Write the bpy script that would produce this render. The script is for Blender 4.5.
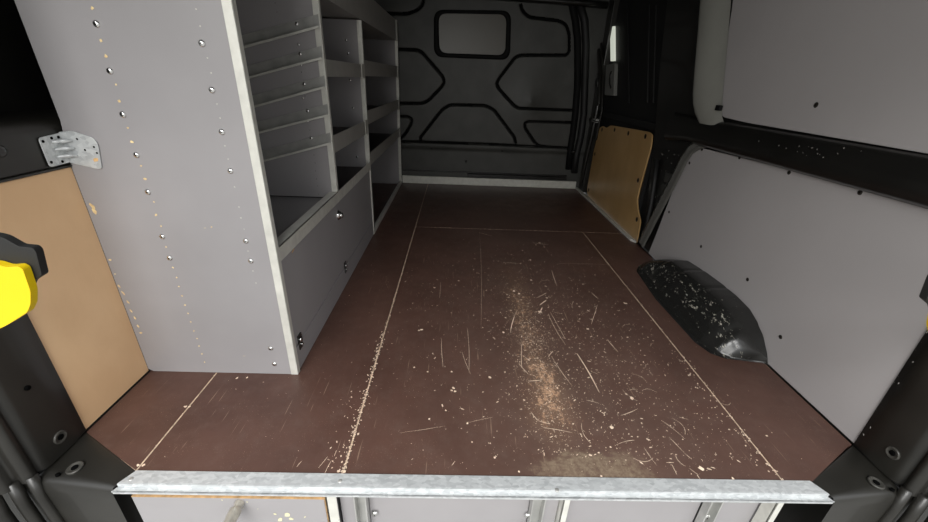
import bpy, bmesh, math, random
import numpy as np
from mathutils import Vector, Matrix

for o in list(bpy.data.objects): bpy.data.objects.remove(o)
SC = bpy.context.scene
COL = SC.collection
random.seed(7)

# ------------------------------------------------------------------ camera
F, PITCH, ROLL, YAW = 392.07, math.radians(24.941), math.radians(2.405), math.radians(1.6597)
ORG = Vector((-.0433, -.6021, .82))
FW = Vector((math.sin(YAW)*math.cos(PITCH), math.cos(YAW)*math.cos(PITCH), -math.sin(PITCH)))
_rt = Vector((math.cos(YAW), -math.sin(YAW), 0)); _up = _rt.cross(FW)
RV = math.cos(ROLL)*_rt + math.sin(ROLL)*_up
UV = -math.sin(ROLL)*_rt + math.cos(ROLL)*_up
cam_d = bpy.data.cameras.new('camera'); cam = bpy.data.objects.new('camera', cam_d); COL.objects.link(cam)
cam_d.sensor_fit = 'HORIZONTAL'; cam_d.sensor_width = 36; cam_d.lens = F/928*36; cam_d.clip_start = .01
M4 = Matrix((( RV.x, UV.x, -FW.x, ORG.x), (RV.y, UV.y, -FW.y, ORG.y), (RV.z, UV.z, -FW.z, ORG.z), (0, 0, 0, 1)))
cam.matrix_world = M4
SC.camera = cam

# ------------------------------------------------------------------ world / light: overcast daylight through the open rear doors
w = bpy.data.worlds.new('sky'); SC.world = w; w.use_nodes = True
bg = w.node_tree.nodes['Background']; bg.inputs[1].default_value = 1.6
_n = w.node_tree.nodes; _tc = _n.new('ShaderNodeTexCoord'); _sx = _n.new('ShaderNodeSeparateXYZ'); _rp = _n.new('ShaderNodeValToRGB')
w.node_tree.links.new(_tc.outputs['Generated'], _sx.inputs[0]); w.node_tree.links.new(_sx.outputs[2], _rp.inputs[0]); w.node_tree.links.new(_rp.outputs[0], bg.inputs[0])
_rp.color_ramp.elements[0].position = .10; _rp.color_ramp.elements[0].color = (.27, .265, .25, 1)      # yard walls round the horizon
_rp.color_ramp.elements[1].position = .5; _rp.color_ramp.elements[1].color = (.96, .98, 1.0, 1)       # bright overcast sky
def area(name, loc, rot, sx, sy, power, col):
    l = bpy.data.lights.new(name, 'AREA'); l.shape = 'RECTANGLE'; l.size = sx; l.size_y = sy; l.energy = power; l.color = col
    o = bpy.data.objects.new(name, l); COL.objects.link(o); o.location = loc; o.rotation_euler = rot
    return o
area('daylight_low', (-.7, -2.1, 1.35), (math.radians(82), 0, math.radians(-20)), 1.5, .9, 20, (1, .985, .95))
area('daylight_behind_van', (-.5, -2.9, 3.2), (math.radians(52), 0, math.radians(-10)), 2.4, 1.2, 110, (1, .99, .97))
SC.view_settings.view_transform = 'Standard'; SC.view_settings.look = 'None'
SC.view_settings.exposure = .42; SC.view_settings.gamma = 1; SC.view_settings.use_curve_mapping = False

def at(px, py, ax, v):
    """world point seen at a photo pixel on the plane <ax> = v"""
    d = FW + RV*((px-464)/F) - UV*((py-261)/F)
    i = 'xyz'.index(ax); t = (v-ORG[i])/d[i]
    return ORG + d*t

# ------------------------------------------------------------------ materials
def mat(name, col, rough=.5, metal=0, coat=0, var=.0, vscale=8, bump=0, bscale=200, spec=.5):
    m = bpy.data.materials.new(name); m.use_nodes = True; nt = m.node_tree; n = nt.nodes; L = nt.links
    p = n['Principled BSDF']; p.inputs['Roughness'].default_value = rough; p.inputs['Metallic'].default_value = metal
    p.inputs['Coat Weight'].default_value = coat; p.inputs['Specular IOR Level'].default_value = spec
    tc = n.new('ShaderNodeTexCoord')
    nz = n.new('ShaderNodeTexNoise'); nz.inputs['Scale'].default_value = vscale; nz.inputs['Detail'].default_value = 6
    L.new(tc.outputs['Object'], nz.inputs['Vector'])
    rp = n.new('ShaderNodeValToRGB'); L.new(nz.outputs[0], rp.inputs[0])
    a = [c*(1-var) for c in col]; b = [min(1, c*(1+var)) for c in col]
    rp.color_ramp.elements[0].position = .3; rp.color_ramp.elements[1].position = .7
    rp.color_ramp.elements[0].color = (*a, 1); rp.color_ramp.elements[1].color = (*b, 1)
    L.new(rp.outputs[0], p.inputs['Base Color'])
    if bump:
        n2 = n.new('ShaderNodeTexNoise'); n2.inputs['Scale'].default_value = bscale
        L.new(tc.outputs['Object'], n2.inputs['Vector'])
        bp = n.new('ShaderNodeBump'); bp.inputs['Strength'].default_value = bump; bp.inputs['Distance'].default_value = .001
        L.new(n2.outputs[0], bp.inputs['Height']); L.new(bp.outputs[0], p.inputs['Normal'])
    return m
def node_mix(nt, fac, a, b):
    x = nt.nodes.new('ShaderNodeMix'); x.data_type = 'RGBA'
    for s, v in ((0, fac), (6, a), (7, b)):
        if isinstance(v, bpy.types.NodeSocket): nt.links.new(v, x.inputs[s])
        else: x.inputs[s].default_value = v if s == 0 else (*v, 1)
    return x.outputs[2]
def math_n(nt, op, a, b=None, c=None, clamp=False):
    x = nt.nodes.new('ShaderNodeMath'); x.operation = op; x.use_clamp = clamp
    for i, v in enumerate((a, b, c)):
        if v is None: continue
        if isinstance(v, bpy.types.NodeSocket): nt.links.new(v, x.inputs[i])
        else: x.inputs[i].default_value = v
    return x.outputs[0]
def noise(nt, vec, scale, detail=3, rough=.5):
    x = nt.nodes.new('ShaderNodeTexNoise'); x.inputs['Scale'].default_value = scale; x.inputs['Detail'].default_value = detail
    x.inputs['Roughness'].default_value = rough; nt.links.new(vec, x.inputs['Vector']); return x.outputs[0]
def step_n(nt, v, lo, hi):
    x = nt.nodes.new('ShaderNodeMapRange'); x.interpolation_type = 'SMOOTHSTEP'
    nt.links.new(v, x.inputs[0]); x.inputs[1].default_value = lo; x.inputs[2].default_value = hi; return x.outputs[0]

GREY = mat('grey_laminate', (.315, .302, .308), .42, var=.03, bump=.06, bscale=500)
GREYW = mat('grey_wall_board', (.44, .42, .42), .40, var=.035, vscale=3, bump=.05, bscale=400)
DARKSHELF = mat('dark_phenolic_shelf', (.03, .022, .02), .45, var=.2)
BLACK = mat('black_body_paint', (.012, .0115, .0105), .28, coat=.4, var=.25, vscale=5)
BLACKM = mat('black_matt_interior', (.010, .010, .010), .6, var=.2)
PILLAR = mat('charcoal_pillar_paint', (.0155, .0145, .012), .42, coat=.15, var=.3, vscale=6, bump=.05, bscale=120)
PLASTIC = mat('black_moulded_plastic', (.056, .056, .051), .5, var=.2, bump=.15, bscale=700)
RUBBER_AND_SHADE = mat('black_rubber_and_groove_shade', (.006, .006, .006), .7, spec=.2)
STEELP = mat('grey_satin_body_paint', (.36, .36, .325), .3, metal=.3, coat=.8, var=.1, vscale=4)
CHROME = mat('bright_steel', (.75, .75, .74), .18, metal=1, var=.05)
ALU = mat('aluminium_edge', (.66, .655, .60), .4, metal=.2, var=.1, vscale=30, bump=.1, bscale=150)
RUNNER = mat('galvanised_runner', (.46, .46, .44), .3, metal=.4, var=.15, vscale=25)
GREYLIP = mat('grey_painted_lip', (.37, .36, .335), .45, var=.06, vscale=20)
ORANGE = mat('raw_plywood_edge', (.72, .45, .20), .75, var=.3, vscale=60)
YELLOW = mat('yellow_plastic', (.72, .50, .0), .4, var=.03)
HOLE = mat('dark_hole', (.003, .003, .003), .9, spec=.02)
CHIP = mat('pale_wood_chip', (.90, .66, .50), .8, var=.25, vscale=90)
SEAM = mat('pale_worn_seam', (.55, .42, .30), .8, var=.35, vscale=60)
FILM = mat('grey_window_film', (.092, .083, .066), .35, var=.08, vscale=3)
GROUND = mat('concrete_yard', (.30, .295, .28), .9, var=.2, vscale=40)
DARKSCREW = mat('dark_screw', (.03, .025, .02), .5, metal=.5)
KNOB = mat('brushed_nickel', (.50, .47, .41), .3, metal=.45, var=.15, vscale=60)

LIT = mat('glowing_slit', (.5, .5, .45), .3); _e = LIT.node_tree.nodes['Principled BSDF']
_e.inputs['Emission Color'].default_value = (.95, 1, .85, 1); _e.inputs['Emission Strength'].default_value = .38  # brightness of the slit put into emission
def galv():
    m = mat('galvanised_spangle', (.6, .62, .63), .45, metal=.35); nt = m.node_tree; p = nt.nodes['Principled BSDF']
    tc = nt.nodes.new('ShaderNodeTexCoord')
    v = nt.nodes.new('ShaderNodeTexVoronoi'); v.inputs['Scale'].default_value = 130
    mp = nt.nodes.new('ShaderNodeMapping'); mp.inputs['Scale'].default_value = (.7, 1.3, 1)
    nt.links.new(tc.outputs['Object'], mp.inputs[0])
    d = noise(nt, mp.outputs[0], 60, 4)
    nt.links.new(mp.outputs[0], v.inputs['Vector'])
    s = nt.nodes.new('ShaderNodeSeparateColor'); nt.links.new(v.outputs['Color'], s.inputs[0])
    f = math_n(nt, 'MULTIPLY_ADD', s.outputs[0], .45, math_n(nt, 'MULTIPLY', d, .5))
    c = node_mix(nt, f, (.40, .42, .43), (.78, .80, .80))
    nt.links.new(c, p.inputs['Base Color']); return m
GALV = galv()

def wood(name, a, b, scale, stretch, rough=.5):
    m = mat(name, a, rough); nt = m.node_tree; p = nt.nodes['Principled BSDF']
    tc = nt.nodes.new('ShaderNodeTexCoord'); mp = nt.nodes.new('ShaderNodeMapping'); mp.inputs['Scale'].default_value = stretch
    nt.links.new(tc.outputs['Object'], mp.inputs[0])
    g = noise(nt, mp.outputs[0], scale, 8, .6); g2 = noise(nt, tc.outputs['Object'], 3, 3)
    f = step_n(nt, math_n(nt, 'MULTIPLY_ADD', g2, .5, math_n(nt, 'MULTIPLY', g, .5)), .35, .65)
    nt.links.new(node_mix(nt, f, a, b), p.inputs['Base Color']); return m
GOLD = wood('varnished_plywood', (.46, .28, .11), (.58, .37, .16), 4, (1, 1.5, .6), .3)
MDF = wood('tan_hardboard', (.74, .48, .265), (.84, .57, .33), 5, (1, 1.4, .8), .6)

def floor_material():
    m = mat('brown_phenolic_plywood', (.06, .03, .025), .4); nt = m.node_tree; p = nt.nodes['Principled BSDF']
    tc = nt.nodes.new('ShaderNodeTexCoord'); V = tc.outputs['Object']
    sp = nt.nodes.new('ShaderNodeSeparateXYZ'); nt.links.new(V, sp.inputs[0]); X, Y = sp.outputs[0], sp.outputs[1]
    base = node_mix(nt, step_n(nt, noise(nt, V, 4, 6, .65), .3, .7), (.074, .036, .027), (.104, .052, .039))
    # fine dirt film
    base = node_mix(nt, math_n(nt, 'MULTIPLY', step_n(nt, noise(nt, V, 25, 8, .7), .45, .75), .28), base, (.15, .10, .08))
    cxm = math_n(nt, 'SUBTRACT', X, .28); cmk = math_n(nt, 'POWER', 2.718, math_n(nt, 'MULTIPLY', math_n(nt, 'MULTIPLY', cxm, cxm), -6))
    base = node_mix(nt, math_n(nt, 'MULTIPLY', math_n(nt, 'MULTIPLY', cmk, noise(nt, V, 6, 6, .7)), .42), base, (.21, .155, .125))
    # long worn track where loads were dragged
    wob = math_n(nt, 'MULTIPLY_ADD', noise(nt, V, 5, 4), .12, -.06)
    dx = math_n(nt, 'ADD', math_n(nt, 'SUBTRACT', X, .232), wob)
    gx = math_n(nt, 'POWER', 2.718, math_n(nt, 'MULTIPLY', math_n(nt, 'MULTIPLY', dx, dx), -330))
    gx2 = math_n(nt, 'POWER', 2.718, math_n(nt, 'MULTIPLY', math_n(nt, 'MULTIPLY', dx, dx), -45))
    def bump_y(c, k):
        dy = math_n(nt, 'SUBTRACT', Y, c); return math_n(nt, 'POWER', 2.718, math_n(nt, 'MULTIPLY', math_n(nt, 'MULTIPLY', dy, dy), -k))
    gy = math_n(nt, 'ADD', bump_y(.27, 45), math_n(nt, 'MULTIPLY', bump_y(.72, 9), .62), clamp=True)
    gyw = bump_y(.55, 2.2)
    band = math_n(nt, 'MULTIPLY', gx, gy)
    wide = math_n(nt, 'MULTIPLY', gx2, gyw)
    fine = noise(nt, V, 160, 6, .75)
    mp = nt.nodes.new('ShaderNodeMapping'); mp.inputs['Scale'].default_value = (1, .5, 1); nt.links.new(V, mp.inputs[0])
    mid = noise(nt, mp.outputs[0], 55, 6, .7)
    th = math_n(nt, 'ADD', math_n(nt, 'MULTIPLY', band, .135), math_n(nt, 'MULTIPLY', wide, .07))
    s = math_n(nt, 'ADD', math_n(nt, 'MULTIPLY_ADD', mid, .5, math_n(nt, 'MULTIPLY', fine, .5)), th)
    wear = step_n(nt, s, .655, .73)
    col = node_mix(nt, math_n(nt, 'MULTIPLY', wear, .85), base, (.56, .34, .21))
    col = node_mix(nt, math_n(nt, 'MULTIPLY', band, .20), col, (.50, .33, .20))
    # hairline scratches running with the load direction and patches of fine grit
    ms = nt.nodes.new('ShaderNodeMapping'); ms.inputs['Scale'].default_value = (1, .035, 1); ms.inputs['Rotation'].default_value = (0, 0, .04); nt.links.new(V, ms.inputs[0])
    hair = math_n(nt, 'MULTIPLY', step_n(nt, noise(nt, ms.outputs[0], 190, 2), .66, .72), step_n(nt, noise(nt, V, 7, 3), .45, .6))
    col = node_mix(nt, math_n(nt, 'MULTIPLY', hair, .45), col, (.42, .30, .21))
    grit = math_n(nt, 'MULTIPLY', step_n(nt, noise(nt, V, 420, 2), .66, .72), step_n(nt, noise(nt, V, 9, 4), .42, .62))
    col = node_mix(nt, math_n(nt, 'MULTIPLY', grit, .5), col, (.50, .36, .24))
    # grey spilled powder near the rear edge
    px_ = math_n(nt, 'MULTIPLY', math_n(nt, 'ADD', math_n(nt, 'SUBTRACT', X, .30), math_n(nt, 'MULTIPLY', wob, .6)), 5.7)
    py_ = math_n(nt, 'MULTIPLY', math_n(nt, 'SUBTRACT', Y, .010), 12.5)
    r2 = math_n(nt, 'ADD', math_n(nt, 'MULTIPLY', px_, px_), math_n(nt, 'MULTIPLY', py_, py_))
    pw = step_n(nt, math_n(nt, 'SUBTRACT', math_n(nt, 'MULTIPLY', noise(nt, V, 22, 8, .7), 1.6), math_n(nt, 'MULTIPLY', r2, .75)), .18, .6)
    col = node_mix(nt, math_n(nt, 'MULTIPLY', pw, math_n(nt, 'MULTIPLY_ADD', step_n(nt, noise(nt, V, 70, 8, .8), .38, .62), .65, .12)), col, (.30, .235, .16))
    # dusty smears at the far end
    fx = math_n(nt, 'MULTIPLY', math_n(nt, 'SUBTRACT', X, .5), 2.4); fy = math_n(nt, 'MULTIPLY', math_n(nt, 'SUBTRACT', Y, 2.2), 2.4)
    r3 = math_n(nt, 'ADD', math_n(nt, 'MULTIPLY', fx, fx), math_n(nt, 'MULTIPLY', fy, fy))
    sm = step_n(nt, math_n(nt, 'SUBTRACT', math_n(nt, 'MULTIPLY', noise(nt, V, 9, 8, .7), 1.7), math_n(nt, 'MULTIPLY', r3, .45)), .55, 1.0)
    col = node_mix(nt, math_n(nt, 'MULTIPLY', sm, .30), col, (.22, .16, .12))
    nt.links.new(col, p.inputs['Base Color'])
    rg = math_n(nt, 'MULTIPLY_ADD', noise(nt, V, 12, 5, .7), .25, .33)
    nt.links.new(math_n(nt, 'ADD', rg, math_n(nt, 'MULTIPLY', wear, .25)), p.inputs['Roughness'])
    bp = nt.nodes.new('ShaderNodeBump'); bp.inputs['Strength'].default_value = .15; bp.inputs['Distance'].default_value = .001
    nt.links.new(noise(nt, V, 350, 3), bp.inputs['Height']); nt.links.new(bp.outputs[0], p.inputs['Normal'])
    return m
FLOOR = floor_material()

def arch_material():
    m = mat('scuffed_black_plastic', (.02, .02, .02), .3); nt = m.node_tree; p = nt.nodes['Principled BSDF']
    tc = nt.nodes.new('ShaderNodeTexCoord'); V = tc.outputs['Object']
    sp = nt.nodes.new('ShaderNodeSeparateXYZ'); nt.links.new(V, sp.inputs[0])
    dx = math_n(nt, 'SUBTRACT', sp.outputs[0], .885)
    e = math_n(nt, 'POWER', 2.718, math_n(nt, 'MULTIPLY', math_n(nt, 'MULTIPLY', dx, dx), -500))
    mp = nt.nodes.new('ShaderNodeMapping'); mp.inputs['Scale'].default_value = (2.2, .7, 1); nt.links.new(V, mp.inputs[0])
    s = math_n(nt, 'ADD', noise(nt, mp.outputs[0], 45, 8, .75), math_n(nt, 'MULTIPLY', e, .09))
    col = node_mix(nt, step_n(nt, s, .655, .70), (.016, .016, .015), (.42, .40, .34))
    nt.links.new(col, p.inputs['Base Color'])
    nt.links.new(math_n(nt, 'MULTIPLY_ADD', noise(nt, V, 20, 5), .18, .12), p.inputs['Roughness'])
    return m
ARCH = arch_material()

# ------------------------------------------------------------------ mesh helpers
class MB:
    def __init__(s): s.v = []; s.f = []; s.m = []; s.sm = []
    def add(s, vs, fs, mi=0, smooth=False):
        b = len(s.v); s.v += [tuple(v) for v in vs]
        for f in fs: s.f.append(tuple(b+i for i in f)); s.m.append(mi); s.sm.append(smooth)
        return s
    def box(s, x0, x1, y0, y1, z0, z1, mi=0):
        vs = [(x, y, z) for x in (x0, x1) for y in (y0, y1) for z in (z0, z1)]
        return s.add(vs, [(0,1,3,2), (4,6,7,5), (0,4,5,1), (2,3,7,6), (0,2,6,4), (1,5,7,3)], mi)
    def prism(s, pts, ax, a, b, mi=0):
        def P(u, v, t): return {'x': (t, u, v), 'y': (u, t, v), 'z': (u, v, t)}[ax]
        n = len(pts); vs = [P(u, v, a) for u, v in pts]+[P(u, v, b) for u, v in pts]
        fs = [tuple(range(n)), tuple(range(2*n-1, n-1, -1))]+[(i, (i+1) % n, n+(i+1) % n, n+i) for i in range(n)]
        return s.add(vs, fs, mi)
    def lathe(s, c, axis, prof, seg=16, mi=0, smooth=True):
        a = Vector(axis).normalized(); u = a.orthogonal().normalized(); v = a.cross(u); c = Vector(c)
        vs = []; fs = []; n = len(prof)
        for r, h in prof:
            for k in range(seg):
                t = 2*math.pi*k/seg; vs.append(c+a*h+(u*math.cos(t)+v*math.sin(t))*r)
        for i in range(n-1):
            for k in range(seg):
                k2 = (k+1) % seg; fs.append((i*seg+k, i*seg+k2, (i+1)*seg+k2, (i+1)*seg+k))
        fs.append(tuple(range(seg))[::-1]); fs.append(tuple((n-1)*seg+k for k in range(seg)))
        return s.add(vs, fs, mi, smooth)
    def tube(s, pts, r, seg=10, mi=0, flat=None):
        pts = [Vector(p) for p in pts]; vs = []; fs = []; n = len(pts)
        up = None
        for i, p in enumerate(pts):
            t = (pts[min(i+1, n-1)]-pts[max(i-1, 0)]).normalized()
            u = t.orthogonal().normalized() if up is None else (up-t*up.dot(t)).normalized()
            up = u; v = t.cross(u); rr = r[i] if isinstance(r, (list, tuple)) else r
            for k in range(seg):
                a = 2*math.pi*k/seg; vs.append(p+(u*math.cos(a)+v*math.sin(a))*rr)
        for i in range(n-1):
            for k in range(seg):
                k2 = (k+1) % seg; fs.append((i*seg+k, i*seg+k2, (i+1)*seg+k2, (i+1)*seg+k))
        fs.append(tuple(range(seg))[::-1]); fs.append(tuple((n-1)*seg+k for k in range(seg)))
        return s.add(vs, fs, mi, True)
    def grid(s, rows, mi=0, smooth=True):
        n = len(rows[0]); vs = [p for r in rows for p in r]
        fs = [(i*n+j, i*n+j+1, (i+1)*n+j+1, (i+1)*n+j) for i in range(len(rows)-1) for j in range(n-1)]
        return s.add(vs, fs, mi, smooth)
    def build(s, name, mats, parent=None, bevel=0, solid=0, fix=True):
        me = bpy.data.meshes.new(name); me.from_pydata(s.v, [], s.f); 
        if not isinstance(mats, (list, tuple)): mats = [mats]
        for m in mats: me.materials.append(m)
        me.polygons.foreach_set('material_index', s.m); me.polygons.foreach_set('use_smooth', s.sm); me.update()
        if fix:
            bm = bmesh.new(); bm.from_mesh(me); bmesh.ops.recalc_face_normals(bm, faces=bm.faces); bm.to_mesh(me); bm.free()
        o = bpy.data.objects.new(name, me); COL.objects.link(o)
        if parent is not None: o.parent = parent; o.matrix_parent_inverse = parent.matrix_world.inverted()
        if solid: md = o.modifiers.new('solid', 'SOLIDIFY'); md.thickness = abs(solid); md.offset = -1 if solid > 0 else 1
        if bevel: md = o.modifiers.new('bevel', 'BEVEL'); md.width = bevel; md.segments = 2; md.limit_method = 'ANGLE'
        return o
def struct(o): o['kind'] = 'structure'; return o
def tag(o, label, cat, group=None):
    o['label'] = label; o['category'] = cat
    if group: o['group'] = group
    return o
def empty(name, loc=(0, 0, 0)):
    o = bpy.data.objects.new(name, None); COL.objects.link(o); o.location = loc; o.matrix_world = Matrix.Translation(loc); o.empty_display_size = .05
    return o
def rounded(pts, r, seg=5):
    n = len(pts); out = []; rs = r if isinstance(r, (list, tuple)) else [r]*n
    for i in range(n):
        p = Vector(pts[i]); a = Vector(pts[i-1])-p; b = Vector(pts[(i+1) % n])-p; rr = min(rs[i], a.length*.45, b.length*.45)
        if rr <= 1e-5: out.append(tuple(p)); continue
        s0 = p+a.normalized()*rr; s1 = p+b.normalized()*rr
        for k in range(seg+1):
            t = k/seg; q = s0*(1-t)**2+p*2*t*(1-t)+s1*t*t; out.append(tuple(q))
    return out
def dome(name, c, axis, r, m, parent, h=None, recess=True):
    h = h or r*.55
    b = MB().lathe(c, axis, [(r*1.0, -.001), (r, .0005), (r*.9, h*.5), (r*.6, h*.9), (r*.28, h)], 14)
    if recess: b.lathe(Vector(c)+Vector(axis).normalized()*(h*.98), axis, [(r*.25, 0), (r*.2, .0003)], 6, 1)
    return b.build(name, [m, HOLE], parent)
def fleck(b, c, ax_u, ax_v, size, asp, ang, mi, n=6):
    """small irregular chip polygon lying in the plane of a surface"""
    pts = []
    for k in range(n):
        t = 2*math.pi*k/n; rr = random.uniform(.55, 1.1)
        x = math.cos(t)*size*asp*rr; y = math.sin(t)*size*rr
        u = x*math.cos(ang)-y*math.sin(ang); v = x*math.sin(ang)+y*math.cos(ang)
        pts.append(Vector(c)+Vector(ax_u)*u+Vector(ax_v)*v)
    b.add(pts, [tuple(range(n))], mi)

# ------------------------------------------------------------------ key dimensions (metres)
XL, XR, XS = -.933, 1.004, -.497        # left lining, right lining, front plane of the shelving
YP, YD2, YD3, YD4 = .322, .878, 1.48, 2.648
YB = 2.73                                # bulkhead
ZC = 1.43
SA, SB, SCX, SM = -.2795, .737, -.7372, 1.627   # floor seams

# ground outside
struct(MB().box(-8, 8, -9, 8, -.75, -.70).build('ground', GROUND))

# ------------------------------------------------------------------ floor
fl = MB()
g = .0021
boards = [
    [(XL, .105), (-.93, .100), (SCX-g, .003), (SCX-g, YB-.015), (XL, YB-.015)],
    [(SCX+g, -.004), (SA-g, -.004), (SA-g, YB-.015), (SCX+g, YB-.015)],
    [(SA+g, -.004), (SB-g, -.004), (SB-g, SM-g), (SA+g, SM-g)],
    [(SA+g, SM+g), (1.0, SM+g), (1.0, YB-.015), (SA+g, YB-.015)],
    [(SB+g, -.004), (.80, -.004), (.985, .100), (1.0, .105), (1.0, SM-g), (SB+g, SM-g)],
]
for b in boards: fl.prism(b, 'z', -.012, 0, 0)
# raw sub layer seen as pale lines in the joints
fl.prism([(XL, .110), (-.735, -.003), (.80, -.003), (1.0, .115), (1.0, YB-.02), (XL, YB-.02)], 'z', -.02, -.0008, 1)
def seam_chips(x0, y0, x1, y1, n, spread, smin, smax, pw=1.0):
    for _ in range(n):
        t = random.random()**pw; c = (x0+(x1-x0)*t+random.gauss(0, spread), y0+(y1-y0)*t+random.gauss(0, spread), .0005)
        if c[1] < .002: continue
        fleck(fl, c, (1, 0, 0), (0, 1, 0), random.uniform(smin, smax), random.uniform(.8, 2.2), random.uniform(1.0, 2.1), 2)
seam_chips(SA, 0, SA, SM, 260, .0022, .0008, .0022, 1.5)
seam_chips(SA-.004, 0, SA-.004, .55, 130, .006, .0008, .0026, 1)
seam_chips(SA-.03, .0, SA-.03, .25, 40, .012, .0006, .002, 1)
seam_chips(SB, 0, SB, SM, 200, .0022, .0008, .0020, 1.2)
seam_chips(SB-.01, 0, SB-.01, .5, 70, .012, .0008, .0026, 1)
seam_chips(SCX, 0, SCX, YP, 20, .0012, .0006, .0012)
for _ in range(90):
    x = random.uniform(SA, 1.0); fleck(fl, (x, SM+random.gauss(0, .002), .0005), (1, 0, 0), (0, 1, 0), random.uniform(.001, .0025), random.uniform(1, 3), random.uniform(-.3, .3), 2)
# loose pattern of chips over the middle board
def rnd_chip(x, y, smin=.0007, smax=.0028):
    s = (smin+(smax-smin)*random.random()**3)*.8
    fleck(fl, (x, y, .0006), (1, 0, 0), (0, 1, 0), s, random.choice((1, 1, 1.2, 1.3, 1.6, 2, 3.5)), random.uniform(0, math.pi), 2, random.choice((5, 6, 7)))
for _ in range(900):
    x = random.gauss(.26, .22); y = random.betavariate(1.5, 2.3)*1.6+.01
    if SA+.02 < x < SB-.01: rnd_chip(x, y)
for _ in range(420):
    x = random.uniform(.25, SB); y = random.betavariate(1.1, 2.0)*1.5+.01; rnd_chip(x, y)
for _ in range(130): rnd_chip(random.uniform(SA, .2), random.uniform(.02, 1.5), .0006, .0022)
for _ in range(45): rnd_chip(random.uniform(-.7, SA), random.uniform(.02, .34), .0006, .0016)
for _ in range(60): rnd_chip(random.uniform(-.48, SA), random.uniform(.34, 1.4), .0006, .0020)
for _ in range(35): rnd_chip(random.uniform(SB, .86), random.uniform(.02, 1.3), .0006, .0018)
for _ in range(40): rnd_chip(random.uniform(-.1, .9), random.uniform(1.7, 2.6), .0008, .002)
for _ in range(2200):
    y = random.gauss(.42, .24); rnd_chip(random.gauss(.235, .028+.02*random.random()**2*3), abs(y)+.06, .0005, .0019)
for _ in range(500): rnd_chip(random.gauss(.30, .09), abs(random.gauss(.35, .28))+.05, .0006, .0022)
for _ in range(420): rnd_chip(random.gauss(.52, .12), abs(random.gauss(.25, .35))+.03, .0008, .0026)
for _ in range(900): rnd_chip(random.uniform(SA, SB), random.uniform(.01, 1.45), .0004, .0009)
def stroke(px0, py0, px1, py1, wd=.0012):
    a = at(px0, py0, 'z', .0006); b = at(px1, py1, 'z', .0006); d = b-a; n = Vector((-d.y, d.x, 0)).normalized()
    k = 6; L = []; R = []
    cur = random.uniform(-.03, .03)*d.length
    for i in range(k+1):
        t = i/k; c = a+d*t+n*cur*math.sin(math.pi*t); wdt = wd*.62*(.3+.7*math.sin(math.pi*min(1, max(0, t*.9+.05))))*random.uniform(.7, 1.2)
        L.append(c+n*wdt); R.append(c-n*wdt)
    fl.grid([L, R], 2, False)
Z8 = [((513,155),(578,268),.003), ((600,113),(632,150),.0018), ((352,130),(352,195),.0016), ((345,185),(372,215),.0016), ((380,325),(400,350),.0016),
      ((400,350),(435,360),.0016), ((415,370),(500,385),.0012), ((430,165),(443,148),.002), ((540,290),(578,300),.001), ((640,335),(690,315),.001),
      ((150,480),(160,467),.001), ((120,110),(125,195),.0008), ((195,80),(200,210),.0009), ((200,355),(270,340),.0006), ((0,385),(130,365),.0005),
      ((430,40),(480,130),.0012), ((372,235),(410,232),.002), ((555,70),(570,30),.001), ((440,165),(500,250),.0012), ((180,150),(205,215),.0007),
      ((405,15),(425,0),.004), ((402,40),(412,22),.004), ((320,95),(332,50),.0014)]
for a, b, wd in Z8: stroke(400+a[0]/2.9, 300+a[1]/2.9, 400+b[0]/2.9, 300+b[1]/2.9, wd)
for _ in range(18):
    x_, y_ = random.gauss(.5, .13), abs(random.gauss(.3, .3))+.03; an = random.uniform(0, math.pi); ln = random.uniform(.015, .07)
    k = 6; cv = random.uniform(-.3, .3)*ln; L_ = []; R_ = []
    for i in range(k+1):
        t = i/k-.5; cx_ = x_+math.cos(an)*ln*t-math.sin(an)*cv*(t*t*4); cy_ = max(.004, y_+math.sin(an)*ln*t+math.cos(an)*cv*(t*t*4))
        if cx_ > .99: break
        wq = random.uniform(.0002, .0006); L_.append((cx_-math.sin(an)*wq, cy_+math.cos(an)*wq, .0007)); R_.append((cx_+math.sin(an)*wq, cy_-math.cos(an)*wq, .0007))
    if len(L_) == k+1: fl.grid([L_, R_], 2, False)
Z7 = [((300,297),(345,300),.0012), ((385,240),(430,245),.003), ((440,320),(455,365),.0018), ((435,440),(480,520),.0012), ((555,475),(572,420),.0012),
      ((555,385),(575,402),.0018), ((320,495),(340,435),.0012), ((395,400),(425,385),.002), ((460,300),(610,303),.0008), ((230,210),(265,220),.002), ((230,205),(235,490),.0005), ((118,355),(115,400),.0008)]
for a, b, wd in Z7: stroke(400+a[0]/2.9, 160+a[1]/2.9, 400+b[0]/2.9, 160+b[1]/2.9, wd)
ZR = [((325,60),(375,130),.0008), ((422,20),(485,85),.0008), ((485,85),(510,105),.001), ((410,118),(440,118),.0015), ((432,125),(452,165),.001), ((530,165),(550,195),.0016), ((500,140),(535,165),.001)]
for a, b, wd in ZR: stroke(560+a[0]/3.867, 432+a[1]/3.867, 560+b[0]/3.867, 432+b[1]/3.867, wd)
for a, b in [((683,135),(705,110)), ((768,138),(803,95)), ((790,165),(818,110)), ((830,90),(838,70))]:
    stroke(120+a[0]/3.867, 432+a[1]/3.867, 120+b[0]/3.867, 432+b[1]/3.867, .0009)
def blob(px, py, wpx, asp=1.2):
    c = at(px, py, 'z', .0006); k = wpx/2/360; fleck(fl, c, (1, 0, 0), (0, 1, 0), k, asp, random.uniform(0, 3), 2, 8)
for x, y, s in [(155,255,9), (160,265,8), (150,262,8), (260,224,12), (150,208,8), (672,285,14), (275,457,6), (614,370,12), (42,195,7), (80,208,6), (345,497,6), (133,320,6), (195,358,7), (660,108,7), (657,10,8), (360,290,7), (95,155,6), (55,88,7), (85,345,6)]:
    blob(400+x/2.9, 300+y/2.9, s/2.9)
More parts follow.
